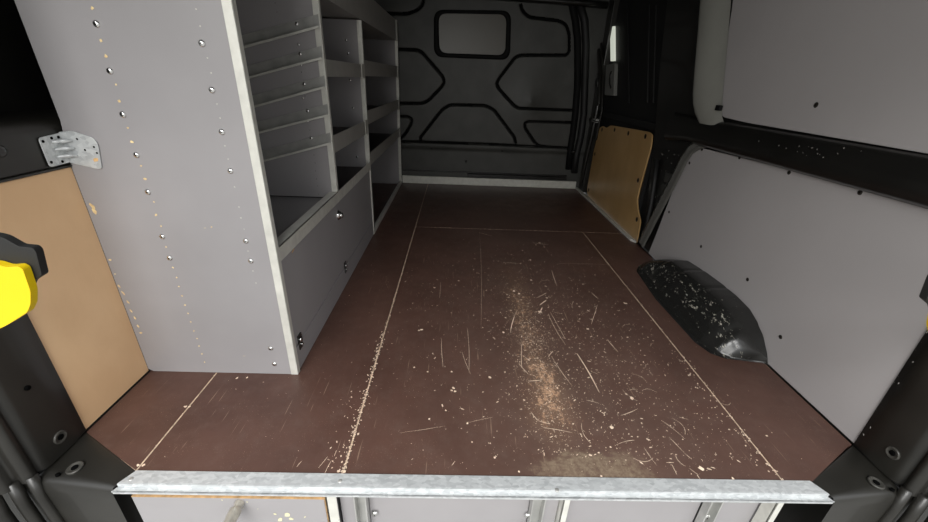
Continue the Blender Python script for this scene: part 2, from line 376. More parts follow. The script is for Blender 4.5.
for x, y, s in [(378,290,9), (355,262,6), (330,380,9), (345,388,10), (380,348,9), (350,300,6), (405,240,10), (418,252,8), (395,246,8), (405,440,12), (426,400,8), (62,492,8), (100,370,7), (250,378,5), (652,415,8), (520,425,6), (530,360,6), (170,350,6), (300,500,7), (545,490,7)]:
    blob(400+x/2.9, 160+y/2.9, s/2.9*1.4)
for x, y, s in [(545,140,18), (670,180,10), (195,58,8), (118,90,10), (150,80,7), (160,170,8), (800,15,8)]: blob(560+x/3.867, 432+y/3.867, s/3.867)
for x, y in [(185.3,406.5), (189.5,406.5), (138,465), (143.5,465), (237,378), (247,377.5), (338.5,471), (344.5,471.5)]: blob(x, y, 2.6)
struct(fl.build('floor', [FLOOR, SEAM, CHIP], fix=False))

# galvanised nosing along the rear edge: top flange and short drop
t1 = MB()
t1.prism([(-.735, .000), (-.752, -.031), (.818, -.031), (.800, .000)], 'z', .0005, .003)
t1.box(-.752, .818, -.0335, -.031, -.009, .003); t1.prism([(-.754, -.0335), (-.759, -.044), (.825, -.044), (.820, -.0335)], 'z', -.009, -.0065); t1.box(-.757, .823, -.044, -.0415, -.014, -.0065)
tr1 = struct(t1.build('trim_1', GALV, bevel=.0006))
for px, py in ((340, 481), (557, 490), (131, 479)):
    c = at(px, py, 'z', .003); MB().lathe(c, (0, 0, 1), [(.005, -.001), (.0045, .0008), (.002, .0012)], 12).build('rivet', RUNNER, tr1)
# bulkhead foot strip and sill strip
struct(MB().box(XS-.0, .982, YB-.030, YB-.012, .001, .060).box(XS, .982, YB-.045, YB-.030, .001, .006).build('trim_2', ALU, bevel=.002))
struct(MB().prism([(.978, YB-.045), (.978, 1.50), (.999, 1.47), (.999, YB-.045)], 'z', .0005, .014).build('trim_3', ALU, bevel=.002))

# ------------------------------------------------------------------ bulkhead (wall_back) with pressed grooves and a dent
def px_line(pts): return [(at(380+x/2.9, y/2.9, 'y', YB)) for x, y in pts]
LINES = [
    [(-60,143), (60,143), (108,145), (122,152), (182,222), (186,238), (180,250), (140,292), (122,300), (-60,299)],
    [(408,15), (413,32), (432,50), (520,60), (540,72), (549,98), (549,150), (540,160), (410,160), (392,166), (345,228), (338,243), (345,258), (385,303), (400,314), (556,320)],
    [(118,410), (117,398), (180,318), (203,304), (305,306), (330,318), (390,398), (394,416)],
    [(-40,411), (95,411), (300,418), (548,430)],
    [(556,356), (430,352), (419,357), (421,372), (448,412), (462,424), (548,430)],
    [(-40,336), (80,338), (92,345), (90,360), (72,390), (55,405), (-40,404)],
    [(-60,38), (78,40), (108,30), (124,14), (128,-20)],
]
segs = []
for L in LINES:
    P = px_line(L)
    P = [(p.x, p.z) for p in P]
    # soften the corners
    Q = [P[0]]
    for i in range(1, len(P)-1):
        p = Vector(P[i]); a = Vector(P[i-1])-p; b = Vector(P[i+1])-p; r = min(.025, a.length*.4, b.length*.4)
        s0 = p+a.normalized()*r; s1 = p+b.normalized()*r
        Q += [tuple(s0*(1-t)**2+p*2*t*(1-t)+s1*t*t) for t in (0, .33, .67, 1)]
    Q.append(P[-1])
    segs += [(Q[i], Q[i+1]) for i in range(len(Q)-1)]
nx, nz = 500, 360
gx = np.linspace(-1.03, 1.02, nx); gz = np.linspace(-.02, ZC, nz); GX, GZ = np.meshgrid(gx, gz)
D = np.full(GX.shape, 9.)
for a, b in segs:
    ax_, az = a; bx, bz = b; dx, dz = bx-ax_, bz-az; l2 = dx*dx+dz*dz+1e-9
    t = np.clip(((GX-ax_)*dx+(GZ-az)*dz)/l2, 0, 1); D = np.minimum(D, np.hypot(GX-ax_-t*dx, GZ-az-t*dz))
DEP = .045*np.exp(-(D/.0085)**6)
dc = at(530.5, 102, 'y', YB); dr = np.hypot(GX-dc.x, (GZ-dc.z)*.8)
DEP -= .012*np.exp(-(dr/.035)**1.3)+.022*np.exp(-(dr/.15)**2)
DEP += .006*np.sin(GX*2.2+1)*np.sin(GZ*3)
zs = at(400, 146, 'y', YB).z
DEP += .012/(1+np.exp((GZ-(zs-.01))/.006))           # foot section steps back
rows = [[(GX[i, j], YB+DEP[i, j], GZ[i, j]) for j in range(nx)] for i in range(nz)]
bk = MB().grid(rows)
Dm = D[:-1, :-1]; bk.m = [1 if Dm[i//(nx-1), i % (nx-1)] < .0085 else 0 for i in range(len(bk.f))]  # groove faces take the rubber black: recess shade put into the colour
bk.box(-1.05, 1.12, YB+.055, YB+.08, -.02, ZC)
wb = struct(bk.build('wall_back', [PLASTIC, RUBBER_AND_SHADE], fix=False))
zl = at(470, 152, 'y', YB).z
for px, py in ((431.5,148.3), (502.5,151), (466,161.5)):
    c = at(px, py, 'y', YB+.010); dome('screw', (c.x, YB+.012, c.z), (0, -1, 0), .011, BLACK, wb)
# low shadow line / lower ledge
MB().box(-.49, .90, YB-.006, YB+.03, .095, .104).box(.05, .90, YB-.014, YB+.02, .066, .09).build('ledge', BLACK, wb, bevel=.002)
# rounded raised rim down the right side
rp = [(540,-12), (556,12), (566,60), (572,110), (573,180), (572,250), (566,330), (560,380), (552,430), (546,490)]
MB().tube([(p.x, YB-.004, p.z) for p in px_line(rp)], .027, 10).build('rim_seal', RUBBER_AND_SHADE, wb)
fr = [(575,5), (592,60), (596,130), (594,200), (590,330), (580,400), (568,450), (562,500)]
MB().tube([(p.x, YB-.012, p.z) for p in px_line(fr)], .028, 8).build('pillar_flange', BLACKM, wb)
# top header in front of the bulkhead edge
MB().tube([(x, YB-.03, 1.335+.02*math.cos(x*1.6)) for x in np.linspace(-1, 1.0, 16)], .022, 8).build('header_rail', BLACK, wb)

# window with rubber seal
def quad_px(pts, y): return [(at(px, py, 'y', y).x, at(px, py, 'y', y).z) for px, py in pts]
wo = rounded(quad_px([(434,10), (511,11), (509.5,60), (434,57)], YB), .07, 7)
wi = rounded(quad_px([(438.5,13.5), (506.5,14.5), (505,55.5), (439.5,53)], YB), .06, 7)
wf = MB(); n = len(wo)
vs = [(x, YB-.020, z) for x, z in wo]+[(x, YB-.020, z) for x, z in wi]+[(x, YB+.01, z) for x, z in wo]+[(x, YB-.002, z) for x, z in wi]
fs = []
for i in range(n):
    j = (i+1) % n; fs += [(i, j, n+j, n+i), (i, j, 2*n+j, 2*n+i), (n+i, n+j, 3*n+j, 3*n+i)]
wf.add(vs, fs, 0, True)
win = struct(wf.build('window_1', RUBBER_AND_SHADE))
MB().prism(wi, 'y', YB-.006, YB-.001).build('pane', FILM, win)

# ------------------------------------------------------------------ ceiling
ce = MB().box(-1.08, 1.14, -.03, YB+.08, ZC, ZC+.04)
for y in (.35, .95, 1.55, 2.15): ce.prism([(y-.05, ZC), (y-.03, ZC-.03), (y+.03, ZC-.03), (y+.05, ZC)], 'x', -1.05, 1.1)
struct(ce.build('ceiling', BLACKM))

# unseen slab added over the rear opening to shade the upper load space
struct(MB().prism([(-.035, ZC+.03), (-.035, ZC+.075), (-1.0, ZC+.22), (-1.05, ZC+.20), (-1.05, ZC+.17)], 'x', -.95, 1.02).build('shade_slab', BLACKM, bevel=.01))

# ------------------------------------------------------------------ left wall
wl = MB().box(-1.08, -1.03, -.02, YB+.08, -.55, ZC)
wl.prism([(-1.03, .0), (-.942, .0), (-.942, .58), (-1.03, .58)], 'y', .10, YB, 0)
wl.tube([(-1.02, y, 1.0+.02*math.sin(y*2)) for y in np.linspace(.05, 2.7, 12)], .03, 8)
wl = struct(wl.build('wall_left', BLACK))
# waist rail
rl = MB().prism(rounded([(-1.03, .600), (-.933, .606), (-.931, .690), (-.945, .705), (-1.03, .715)], [0, .006, .012, .01, 0]), 'y', .02, YB)
rl.box(-1.03, -.930, .105, YB, .6005, .606)
rl.build('waist_rail', PILLAR, wl, bevel=.003)
c = at(0, 151, 'x', -.931); MB().lathe(c, (1, 0, 0), [(.012, -.002), (.012, .002), (.006, .003)], 14).build('grommet', BLACK, wl)
tag(MB().prism([(.106, .003), (YP-.0004, .003), (YP-.0004, .600), (.106, .600)], 'x', -.9395, -.9335).build('lining_panel', MDF, bevel=.001),
    'tan hardboard lining panel on the left side between rear pillar and grey shelving', 'panel')
# thin black sealing strip at the foot of the tan panel
MB().prism([(.10, .0), (YP-.001, .0), (YP-.001, .004), (.10, .004)], 'x', -.9334, -.930).build('foot_seal', RUBBER_AND_SHADE, wl)

def rear_pillar(sx, x_in, parent, sgn, name='rear_pillar'):
    """body pillar either side of the rear opening; sgn=-1 left, +1 right.  inner face at x_in"""
    X = lambda d: x_in+sgn*d
    b = MB()
    # inner face with rounded rear edge, seal groove and outer return
    prof = [(.0005, .1045), (-.004, .103), (-.005, .06), (-.004, .01), (.000, -.004)]
    prof2 = [(.006, -.008), (.004, -.013), (-.002, -.017), (-.004, -.024), (0, -.032), (.012, -.036), (.022, -.034), (.026, -.040),
             (.022, -.052), (.030, -.060), (.042, -.060), (.050, -.064), (.055, -.076), (.075, -.082), (.12, -.084), (.16, -.06)]
    zs_ = [.002, .15, .45, .8, 1.1, ZC+.03]
    for pr_ in (prof+prof2,):
        rows = []
        for z in zs_:
            lean = max(0, z-.5)*.06
            rows.append([(X(u-0)-sgn*lean*0, v-lean*.25, z) for u, v in pr_])
        b.grid(rows, 0)
    o = b.build(name, PILLAR, parent, fix=True)
    return o
pl = rear_pillar(0, XL, wl, -1)

def corner_gusset(xi, xt, sgn, parent):
    """painted corner between pillar, floor edge and the rear face below the floor.  xi pillar side, xt nosing end"""
    b = MB(); top0 = Vector((xi, .106, .0)); top1 = Vector((xt, .0, .0))
    bot0 = Vector((xi+sgn*.006, -.012, -.004)); bot1 = Vector((xt+sgn*-.0, -.034, -.006))
    if sgn < 0: bot1 = Vector((-.760, -.036, -.006))
    else: bot1 = Vector((.828, -.036, -.006))
    rows = []
    N = 12
    def row(a, c): return [a+(c-a)*(k/N) for k in range(N+1)]
    rows.append(row(top0+Vector((0, 0, -.012)), top1+Vector((0, 0, -.012))))
    rows.append(row(top0, top1)); rows.append(row(top0*.97+bot0*.03+Vector((0, 0, .001)), top1*.9+bot1*.1))
    rows.append(row(top0*.5+bot0*.5, top1*.5+bot1*.5)); rows.append(row(top0*.2+bot0*.8, top1*.2+bot1*.8)); rows.append(row(bot0, bot1))
    rows.append(row(bot0+Vector((0, -.008, -.010)), bot1+Vector((0, -.006, -.010))))
    rows.append(row(bot0+Vector((0, -.012, -.03)), bot1+Vector((0, -.006, -.03))))
    rows.append(row(bot0+Vector((0, -.014, -.25)), bot1+Vector((-sgn*.0, -.006, -.25))))
    rows.append(row(bot0+Vector((0, -.014, -.5)), bot1+Vector((0, -.006, -.5))))
    b.grid(rows)
    # seal bead and outer returns running on down below the joint
    for d, yy, r in ((-.002, -.024, .011), (.022, -.040, .012), (.044, -.064, .014), (.075, -.08, .016)):
        b.tube([(xi+sgn*d, yy, .012), (xi+sgn*(d-.002), yy-.004, -.05), (xi+sgn*(d-.012), yy-.008, -.2), (xi+sgn*(d-.02), yy-.008, -.5)], r, 8)
    b.box(*sorted((xi+sgn*.14, xi+sgn*.01)), -.03, .0, -.5, .0)
    b.box(*sorted((xi+sgn*.14, xi-sgn*.0)), .0, .12, -.5, -.02)
    o = b.build('corner_gusset', PILLAR, parent)
    return o
gl = corner_gusset(-.938, -.737, -1, wl)
# joint lip
MB().tube([(-.930, .103, .0035), (-.931, .05, .003), (-.934, -.004, .002), (-.940, -.02, -.001)], .0022, 6).build('joint_seam', RUBBER_AND_SHADE, pl)
DISH_HL = mat('dish_highlight_paint', (.05, .048, .042), .4, var=.3, vscale=80)  # lighter than the pillar paint: highlight of the dish put into the colour
def dished_hole(c, axis, R_, r_, parent, m=PILLAR):
    b = MB().lathe(c, axis, [(R_, -.002), (R_*.98, .0022), (R_*.88, .0036), (R_*.78, .003), (r_*1.2, .0012), (r_, .0010)], 24)
    b.lathe(Vector(c)+Vector(axis).normalized()*.0024, axis, [(r_, -.002), (r_, .0003), (r_*.5, .0004)], 18, 1)  # black disc above the surface, shade of the recess put into its colour
    return b.build('mounting_hole', [DISH_HL, HOLE], parent)
xi = XL+.005
c = at(60, 437, 'x', XL+.0055); dished_hole(c, (1, 0, 0), .015, .0065, pl)
c = at(27, 388, 'x', xi); MB().lathe(c, (1, 0, 0), [(.0055, -.001), (.0055, .003)], 12).build('bolt_hole', HOLE, pl)
c = at(75, 468, 'z', -.0015); dished_hole(c, (-.05, -.08, 1), .016, .0065, gl)
c = at(58, 475, 'z', -.0015); MB().lathe(c, (0, 0, 1), [(.0045, -.001), (.0045, .003)], 12).build('bolt_hole', HOLE, gl)

# ------------------------------------------------------------------ right wall
wr = struct(MB().box(1.08, 1.14, -.02, YB+.08, -.55, ZC).build('wall_right', BLACK))
MB().box(1.0, 1.08, 1.30, YB+.02, -.30, -.05).build('door_sill', BLACK, wr)
MB().box(1.018, 1.078, .06, 1.30, -.02, 1.40).build('inner_skin', BLACK, wr)
# waist beam
def P2(px, py, x): p = at(px, py, 'x', x); return (p.y, p.z)
bm_ = MB()
sec = [(1.03, .6085), (1.002, .608), (.988, .600), (.978, .612), (.974, .638), (.978, .656), (.992, .690), (1.001, .704), (1.03, .7045)]
ys = [-.0, .2, .5, .8, 1.0, 1.08, 1.15, 1.22, 1.30, 1.40]
rows = [[(x, y, z-(.0 if y < 1.22 else (y-1.22)*.10*(1 if z < .65 else -0.4))) for x, z in sec] for y in ys]
bm_.grid(rows); bm_.build('waist_beam', BLACK, wr)
# satin C pillar strip rising beside the upper board
rows = []
nu = 15
for i in range(21):
    t = i/20; z = .685+t*(ZC-.685)
    y0 = 1.047+(z-.745)*.36; y1 = 1.262+(z-.77)*.36
    if z < .80:
        k = (.80-z)/.14; y0 -= .03*k*k; y1 -= .06*k*k*k
    row = []
    for j in range(nu):
        u = j/(nu-1); y = y0+(y1-y0)*u
        x = .999-.040*math.sin(math.pi/2*u/.72)**1.3 if u < .72 else .959+.09*((u-.72)/.28)**1.6
        if z < .705: x += (.705-z)*.4
        k2 = min(1, max(0, (z-.67)/.13)); k2 = math.sin(math.pi/2*k2); x = x*k2+(1-k2)*max(x, .992)
        row.append((x, y, z))
    rows.append(row)
MB().grid(rows).build('pillar_strip', STEELP, wr)
c = at(715, 108, 'x', .985); MB().box(c.x-.004, c.x+.01, c.y-.035, c.y-.005, c.z-.008, c.z+.012).build('clip', RUBBER_AND_SHADE, wr, bevel=.003)
#black pillar between boards and sliding door
cp = MB()
cp.prism([(1.30, -.01), (1.44, -.01), (1.50, .25), (1.60, .60), (1.72, .95), (1.85, ZC), (1.36, ZC), (1.23, .72), (1.16, .60), (1.22, .3)], 'x', 1.02, 1.08)
cp.build('side_pillar', BLACK, wr, bevel=.004)
# metal flange at the leading edge of the lower board
pp = [(707,144), (699,147), (692,152), (686,161), (679,176), (668,197), (655,222), (648,236), (643,246)]
fp = [at(px, py, 'x', .997) for px, py in pp]
rows = []
for i, p in enumerate(fp):
    tdir = (fp[min(i+1, len(fp)-1)]-fp[max(i-1, 0)]).normalized(); nrm = Vector((0, -tdir.z, tdir.y))
    if nrm.y < 0: nrm = -nrm
    wdt = .055 if i > 3 else .03+.007*i
    rows.append([p+nrm*(-.012), p+nrm*0+Vector((-.010, 0, 0)), p+nrm*wdt*.25+Vector((-.004, 0, 0)), p+nrm*wdt*.45+Vector((-.012, 0, 0)), p+nrm*wdt*.8+Vector((-.008, 0, 0)), p+nrm*wdt+Vector((.03, 0, 0))])
MB().grid(rows).build('edge_flange', mat("dark_satin_flange", (.20, .20, .185), .25, metal=.4, coat=.4), wr)
# door rubber seal and latch clutter on the pillar
sp_ = [at(px, py, 'x', 1.008) for px, py in [(657,160), (654,185), (651,205), (647,225), (641,243)]]
MB().tube(sp_, .013, 8).build('door_seal', BLACKM, wr)
lt = MB()
for px, py, a, b_ in [(668,178,.03,.05), (664,195,.022,.03), (659,205,.03,.02)]:
    c = at(px, py, 'x', 1.012); lt.box(c.x-.004, c.x+.012, c.y-a, c.y+a, c.z-b_/2, c.z+b_/2)
lt.build('latch_plate', PLASTIC, wr, bevel=.004)
dust = MB()
for _ in range(38):
    px = random.gauss(667, 7); py = random.gauss(180, 24)
    if py > 225 or px < 655-(py-180)*.2 or px > 690-(py-150)*.5: continue
    fleck(dust, at(px, py, 'x', 1.0175), (0, 1, 0), (0, 0, 1), random.uniform(.0015, .004), random.uniform(1, 2.5), random.uniform(0, 3), 0)
for _ in range(26):
    fleck(dust, at(random.gauss(800, 30), random.gauss(153, 5), 'x', .9775), (0, 1, 0), (0, 0, 1), random.uniform(.0008, .002), random.uniform(1, 2.5), random.uniform(0, 3), 0)
dust.build('paint_chips', GREYLIP, wr, fix=False)
# rear pillar (right)
pr_ = rear_pillar(0, XR, wr, 1)
gr = corner_gusset(1.006, .802, 1, wr)
MB().tube([(1.000, .103, .0035), (1.001, .05, .003), (1.004, -.004, .002), (1.010, -.02, -.001)], .0022, 6).build('joint_seam', RUBBER_AND_SHADE, pr_)
xi = XR-.005
c = at(893, 453, 'x', xi); dished_hole(c, (-1, 0, 0), .015, .0065, pr_)
c = at(876, 483, 'z', -.0015); dished_hole(c, (.05, -.08, 1), .016, .0065, gr)
c = at(892, 490, 'z', -.0015); MB().lathe(c, (0, 0, 1), [(.0045, -.001), (.0045, .003)], 12).build('bolt_hole', HOLE, gr)
pc = MB()
for i in range(20):
    t = random.random(); z = .03+t*.42
    fleck(pc, (XR-.0062, .100-random.random()**3*.012, z), (0, 1, 0), (0, 0, 1), random.uniform(.0006, .0016), random.uniform(1, 3), random.uniform(1.1, 2), 0)
pc.build('paint_chips', GREYLIP, pr_, fix=False)

# grey lining boards
lo = rounded([(1.320, .004), (1.300, .09), (1.235, .43), (1.204, .56), (1.120, .589), (.227, .606), (.106, .606), (.106, .004)], [0, .05, .1, .06, .05, 0, 0, 0], 6)
o = MB().prism(lo, 'x', XR, XR+.009)
lowp = tag(o.build('lining_panel', GREYW, bevel=.001), 'large grey lining board on the right wall below the black beam, beside the wheel arch', 'panel')
for px, py in [(702,149.5), (689.5,163), (739.5,157.5), (789,172.5), (860,192.5), (701,246.5), (747.5,279.5), (780.5,337), (669,212), (885,405)]:
    c = at(px, py, 'x', XR); dome('screw', c, (-1, 0, 0), .0068, DARKSCREW, lowp, h=.002)
up = rounded([(1.275, 1.39), (1.183, 1.134), (1.096, .78), (1.050, .722), (.90, .714), (.108, .706), (.108, 1.39)], [0, .05, .05, .05, .05, 0, 0], 6)
upp = tag(MB().prism(up, 'x', XR, XR+.009).build('lining_panel', GREYW, bevel=.001), 'upper grey lining board on the right wall above the black beam', 'panel')
c = at(816, 105, 'x', XR); dome('screw', c, (-1, 0, 0), .008, DARKSCREW, upp, h=.002)

# wheel arch cover
def interp(x, xs, ys): return float(np.interp(x, xs, ys))
rows = []
for i in range(90):
    y = .415+(1.215-.415)*i/89
    x0 = interp(y, [.425, .44, .47, .53, .83, 1.10, 1.17, 1.215], [1.0, .895, .856, .836, .833, .862, .90, .985])
    hw = interp(y, [.415, .430, .473, .514, .565, .64, .726, .84, .975, 1.06, 1.14, 1.19, 1.215], [.0, .028, .073, .100, .121, .130, .132, .129, .118, .085, .045, .018, .0])
    gr_ = sum(.0055*math.exp(-((y-yk)/.007)**2) for yk in (.50, .70, .86, 1.0))
    row = [(x0-.014*min(1, hw*20), y, .0012), (x0-.002, y, .003)]
    for j in range(18):
        u = j/17; x = x0+(1.002-x0)*u
        h = hw*(1-(1-min(1, u/.72))**2.6)
        row.append((x, y, .003+max(0, h-gr_*(1-abs(u-.4))*min(1, u*4))))
    rows.append(row)
arch = tag(MB().grid(rows).build('wheel_arch_cover', ARCH), 'scuffed black plastic wheel arch cover rising from the floor by the right wall', 'wheel arch')

# ------------------------------------------------------------------ sliding door (door_1)
dr_ = MB().box(1.055, 1.08, 1.42, YB+.02, -.02, ZC)
door = struct(dr_.build('door_1', BLACKM))
q = MB()
for xa_, xb_, wd in ((646, 648, .014), (652, 655, .010), (627, 625, .03)):
    a_ = at(xa_, 103, 'x', 1.045); b_ = at(xb_, 5, 'x', 1.045)
    q.prism([(a_.y-wd, a_.z), (a_.y+wd, a_.z), (b_.y+wd, b_.z), (b_.y-wd, b_.z)], 'x', 1.045, 1.056)
q.box(1.035, 1.056, 1.46, 2.60, .60, .64)
q.build('door_ribs', BLACKM, door, bevel=.006)
c0 = at(611, 27, 'x', 1.035); c1 = at(612, 61, 'x', 1.035)
MB().prism([(c0.y-.05, c0.z), (c0.y+.02, c0.z), (c1.y+.03, c1.z), (c1.y-.035, c1.z)], 'x', 1.035, 1.05).build('bright_slit_glow', LIT, door)  # added glowing strip for the bright slit by the door, no real pane
hp = [at(px, py, 'x', 1.03) for px, py in [(606,65), (614.5,63), (613.5,96), (604.5,95)]]
hd = MB().prism(rounded([(p.y, p.z) for p in hp], .015), 'x', 1.03, 1.055); ho = hd.build('handle', mat('grey_plastic', (.22, .22, .205), .5), door, bevel=.004)
ha = [at(px, py, 'x', 1.028) for px, py in [(611.5,71), (609.8,77), (609.8,84), (611,88)]]
MB().tube(ha, .006, 8).build('grip', BLACK, ho)
# post between bulkhead and sliding door
po = MB()
po.box(1.02, 1.08, 2.62, YB+.02, -.01, ZC)
po.tube([at(px, py, 'x', 1.0) for px, py in [(592,8), (598,40), (600,75), (599,105)]], .012, 8)
po.tube([at(px, py, 'x', 1.0) for px, py in [(598,105), (592,135), (586,160), (581,183)]], .016, 8)
po.tube([at(px, py, 'x', 1.01) for px, py in [(600,30), (603,70), (602,110), (596,140)]], .008, 8)
po.box(.99, 1.03, 2.60, 2.66, .55, .58); po.box(.99, 1.03, 2.60, 2.66, .80, .86)
post = po.build('door_post', PILLAR, wr, bevel=.004)
c = at(595, 119, 'x', .995); MB().box(c.x-.01, c.x+.02, c.y-.06, c.y+.03, c.z-.010, c.z+.004).box(c.x-.012, c.x+.02, c.y-.06, c.y+.03, c.z-.022, c.z-.016).build('striker', RUNNER, post, bevel=.002)
c = at(573.5, 152, 'y', YB-.04); dome('bolt', c, (0, -1, 0), .014, BLACK, wb)

# varnished plywood panel on the door
gp = [(599.3,128.1), (602.7,126), (606,128.1), (610.4,125.5), (615.6,126), (649.2,132), (651.8,134.6), (651,146), (638.9,190), (636.8,200.5), (637.6,209.5), (640.2,221.2), (636.3,243.2), (587.2,195.3), (587.2,187.6), (593.6,151.4)]
poly = [P2(px, py, 1.025) for px, py in gp]
gold = tag(MB().prism(rounded(poly, .012, 3), 'x', 1.025, 1.033).build('lining_panel', GOLD, bevel=.001), 'varnished golden plywood panel on the sliding side door', 'panel')
for px, py in [(602,129.7), (614.6,129.7), (628.3,133.3), (645.3,136.4), (638,180.3), (636.8,219.4), (594.8,154), (588.6,190)]:
    dome('screw', at(px, py, 'x', 1.025), (-1, 0, 0), .014, DARKSCREW, gold, h=.002)
# block the space between panel and door skin
MB().box(1.034, 1.056, 1.62, 2.50, .0, .50).build('door_core', BLACKM, door)

# ------------------------------------------------------------------ shelving unit
SH = empty('shelving_unit', (-.72, YP, 0)); tag(SH, 'tall grey racking unit with aluminium edged uprights and five runners along the left wall', 'shelving')
T = .012
def uchannel(name, y0, z0, z1, parent, xf=XS, leg=.020, th=.016):
    """aluminium U profile capping the front edge of an upright; y0 is the near face"""
    b = MB(); b.box(xf-leg, xf, y0-.0018, y0, z0, z1); b.box(xf-.002, xf+.0005, y0, y0+th, z0, z1); b.box(xf-leg, xf, y0+th-.0018, y0+th, z0, z1)
    return b.build(name, ALU, parent, bevel=.0006)
# near side panel, cut to the van body on its outer edge
outl = [(XS-.001, .001), (XS-.001, ZC-.01), (-.925, ZC-.01), (-.921, .926), (-.919, .703), (-.9334, .60), (-.9334, .009), (-.92, .001)]
np_ = MB().prism(outl, 'y', YP, YP+T, 0)
Ux, Uz = (1, 0, 0), (0, 0, 1)
col1h = [(92.4,8), (101,40.7), (106,56), (116,84.5), (119,101), (128,128), (132,142), (141,166), (145,179), (154,202), (156,215), (161,226), (166,247), (173,267.6), (176.6,277.6), (179,286.6), (182,296), (185,305), (188,313.4), (190.7,322), (194,331), (197,338.6), (199,346), (202,354), (204.5,362)]
for i, (px, py) in enumerate(col1h):
    fleck(np_, at(px, py, 'y', YP-.0008), Ux, Uz, .0036 if i in (0, 1, 2, 4, 6, 8, 10) else .0026, 1.1, .3, 1, 8)
col2h = [(196,9), (200,26), (207.5,58), (211,73), (217,104), (220,118), (225,146), (228,159), (234.5,187), (239,207), (241,218), (244,229), (248,251), (253,271), (256,283)]
for px, py in col2h: fleck(np_, at(px, py, 'y', YP-.0008), Ux, Uz, .0018, 1.1, .3, 3, 7)
for px, py, s, a in [(92,206,.006,1.6), (94.5,211,.006,1.8), (110,260,.003,1.5), (115,274,.002,1.5), (119,286,.0035,2), (123,293,.003,2.5), (128,302,.0035,2), (131,311,.003,2), (135,318,.0035,2), (138,326,.003,2), (141,333,.003,2), (211.5,227,.0022,1.4), (205,228,.0006,6), (244,356,.0008,6)]:
    fleck(np_, at(px, py, 'y', YP-.0008), Ux, Uz, s, a, 1.9 if a > 1.5 and s > .001 and px < 140 else .1, 1, 7)
side = np_.build('side_panel', [GREY, mat('tan_drilled_hole', (.88, .62, .32), .8, var=.3, vscale=80), GREYLIP, mat('pale_hole_rim', (.62, .60, .55), .7)], SH)
for px, py in [(96.6,24), (110,71), (123,114.5), (136.6,155), (148,192), (162.4,236.6), (169.7,258), (202,43.4), (212,90), (222,132), (230.5,171), (246,241), (251,261), (270.8,348.4), (274.5,364)]:
    dome('screw', at(px, py, 'y', YP), (0, -1, 0), .0072, CHROME, side, h=.004)
uchannel('edge_profile', YP, .001, ZC-.01, side)
# upright dividers
d2 = MB().box(XL+.02, XS-.001, YD2, YD2+T, .385, ZC-.02)
for px, py in [(275,3), (277,12), (297.5,34), (301.5,72), (305,96), (310,130), (314,155), (315,163), (315.5,171), (316.5,179), (317.6,186), (318.6,194)]:
    fleck(d2, at(px, py, 'y', YD2-.0004), Ux, Uz, .0016, 1, 0, 1, 7)
d2 = d2.build('divider', [GREY, HOLE], SH)
uchannel('edge_profile', YD2, .408, ZC-.02, d2)
for px, py in [(298.6,44.5), (301,65), (308,121), (303,98)]: dome('screw', at(px, py, 'y', YD2), (0, -1, 0), .0045, CHROME, d2, h=.003)
d3 = MB().box(XL+.02, XS-.001, YD3, YD3+T, .001, 1.043).build('divider', GREY, SH); uchannel('edge_profile', YD3, .001, 1.043, d3)
for px, py in [(348,53.4), (353,108), (357,157), (346,40), (350,80)]: dome('screw', at(px, py, 'y', YD3), (0, -1, 0), .006, CHROME, d3, h=.003)
d4 = MB().box(XL+.02, XS-.001, YD4, YD4+T, .001, 1.178).build('divider', GREY, SH); uchannel('edge_profile', YD4, .001, 1.178, d4)
# back board of the rack
MB().box(XL+.008, XL+.018, YP+T, YD4+T, .01, 1.17).build('back_board', GREYLIP, SH)
# drawer runners screwed to the second upright, falling towards the wall
for k, (za, zb) in enumerate(zip((at(310, 26, 'y', YD2).z, at(312, 57, 'y', YD2).z, at(318, 86, 'y', YD2).z, at(322, 114, 'y', YD2).z, at(326, 142, 'y', YD2).z),
                  (at(240, 46, 'y', YD2).z, at(245, 76, 'y', YD2).z, at(252, 105, 'y', YD2).z, at(258, 131, 'y', YD2).z, at(262, 159, 'y', YD2).z))):
    xa, xb, xe = XS-.004, -.745, XL+.03; sl = (za-zb)/(xa-xb); ze = za-sl*(xa-xe)
    r = MB(); h = .034
    y0, y1, yl = YD2-.002, YD2-.0002, YD2-.014
    r.add([(xa, y0, za), (xe, y0, ze), (xe, y0, ze+h), (xa, y0, za+h), (xa, y1, za), (xe, y1, ze), (xe, y1, ze+h), (xa, y1, za+h)],
          [(0,1,2,3), (7,6,5,4), (3,2,6,7), (0,3,7,4), (1,5,6,2)])
    r.add([(xa, yl, za), (xe, yl, ze), (xe, y1, ze), (xa, y1, za), (xa, yl, za-.002), (xe, yl, ze-.002), (xe, y1, ze-.002), (xa, y1, za-.002)],
          [(0,1,2,3), (7,6,5,4), (0,4,5,1), (3,7,4,0)])
    r.add([(xa, yl, za+.001), (xe, yl, ze+.001), (xe, yl, ze-.006), (xa, yl, za-.006), (xa, yl-.0015, za+.001), (xe, yl-.0015, ze+.001), (xe, yl-.0015, ze-.006), (xa, yl-.0015, za-.006)],
          [(4,5,6,7), (0,3,2,1), (0,1,5,4), (3,7,6,2), (0,4,7,3)], 1)
    ro = r.build('runner', [RUNNER, ALU], SH)
    s = [(296.5,24), (300,54), (304,84), (307.6,111), (311,138)][k]
    dome('screw', at(s[0], s[1], 'y', YD2-.002), (0, -1, 0), .006, CHROME, ro, h=.003)
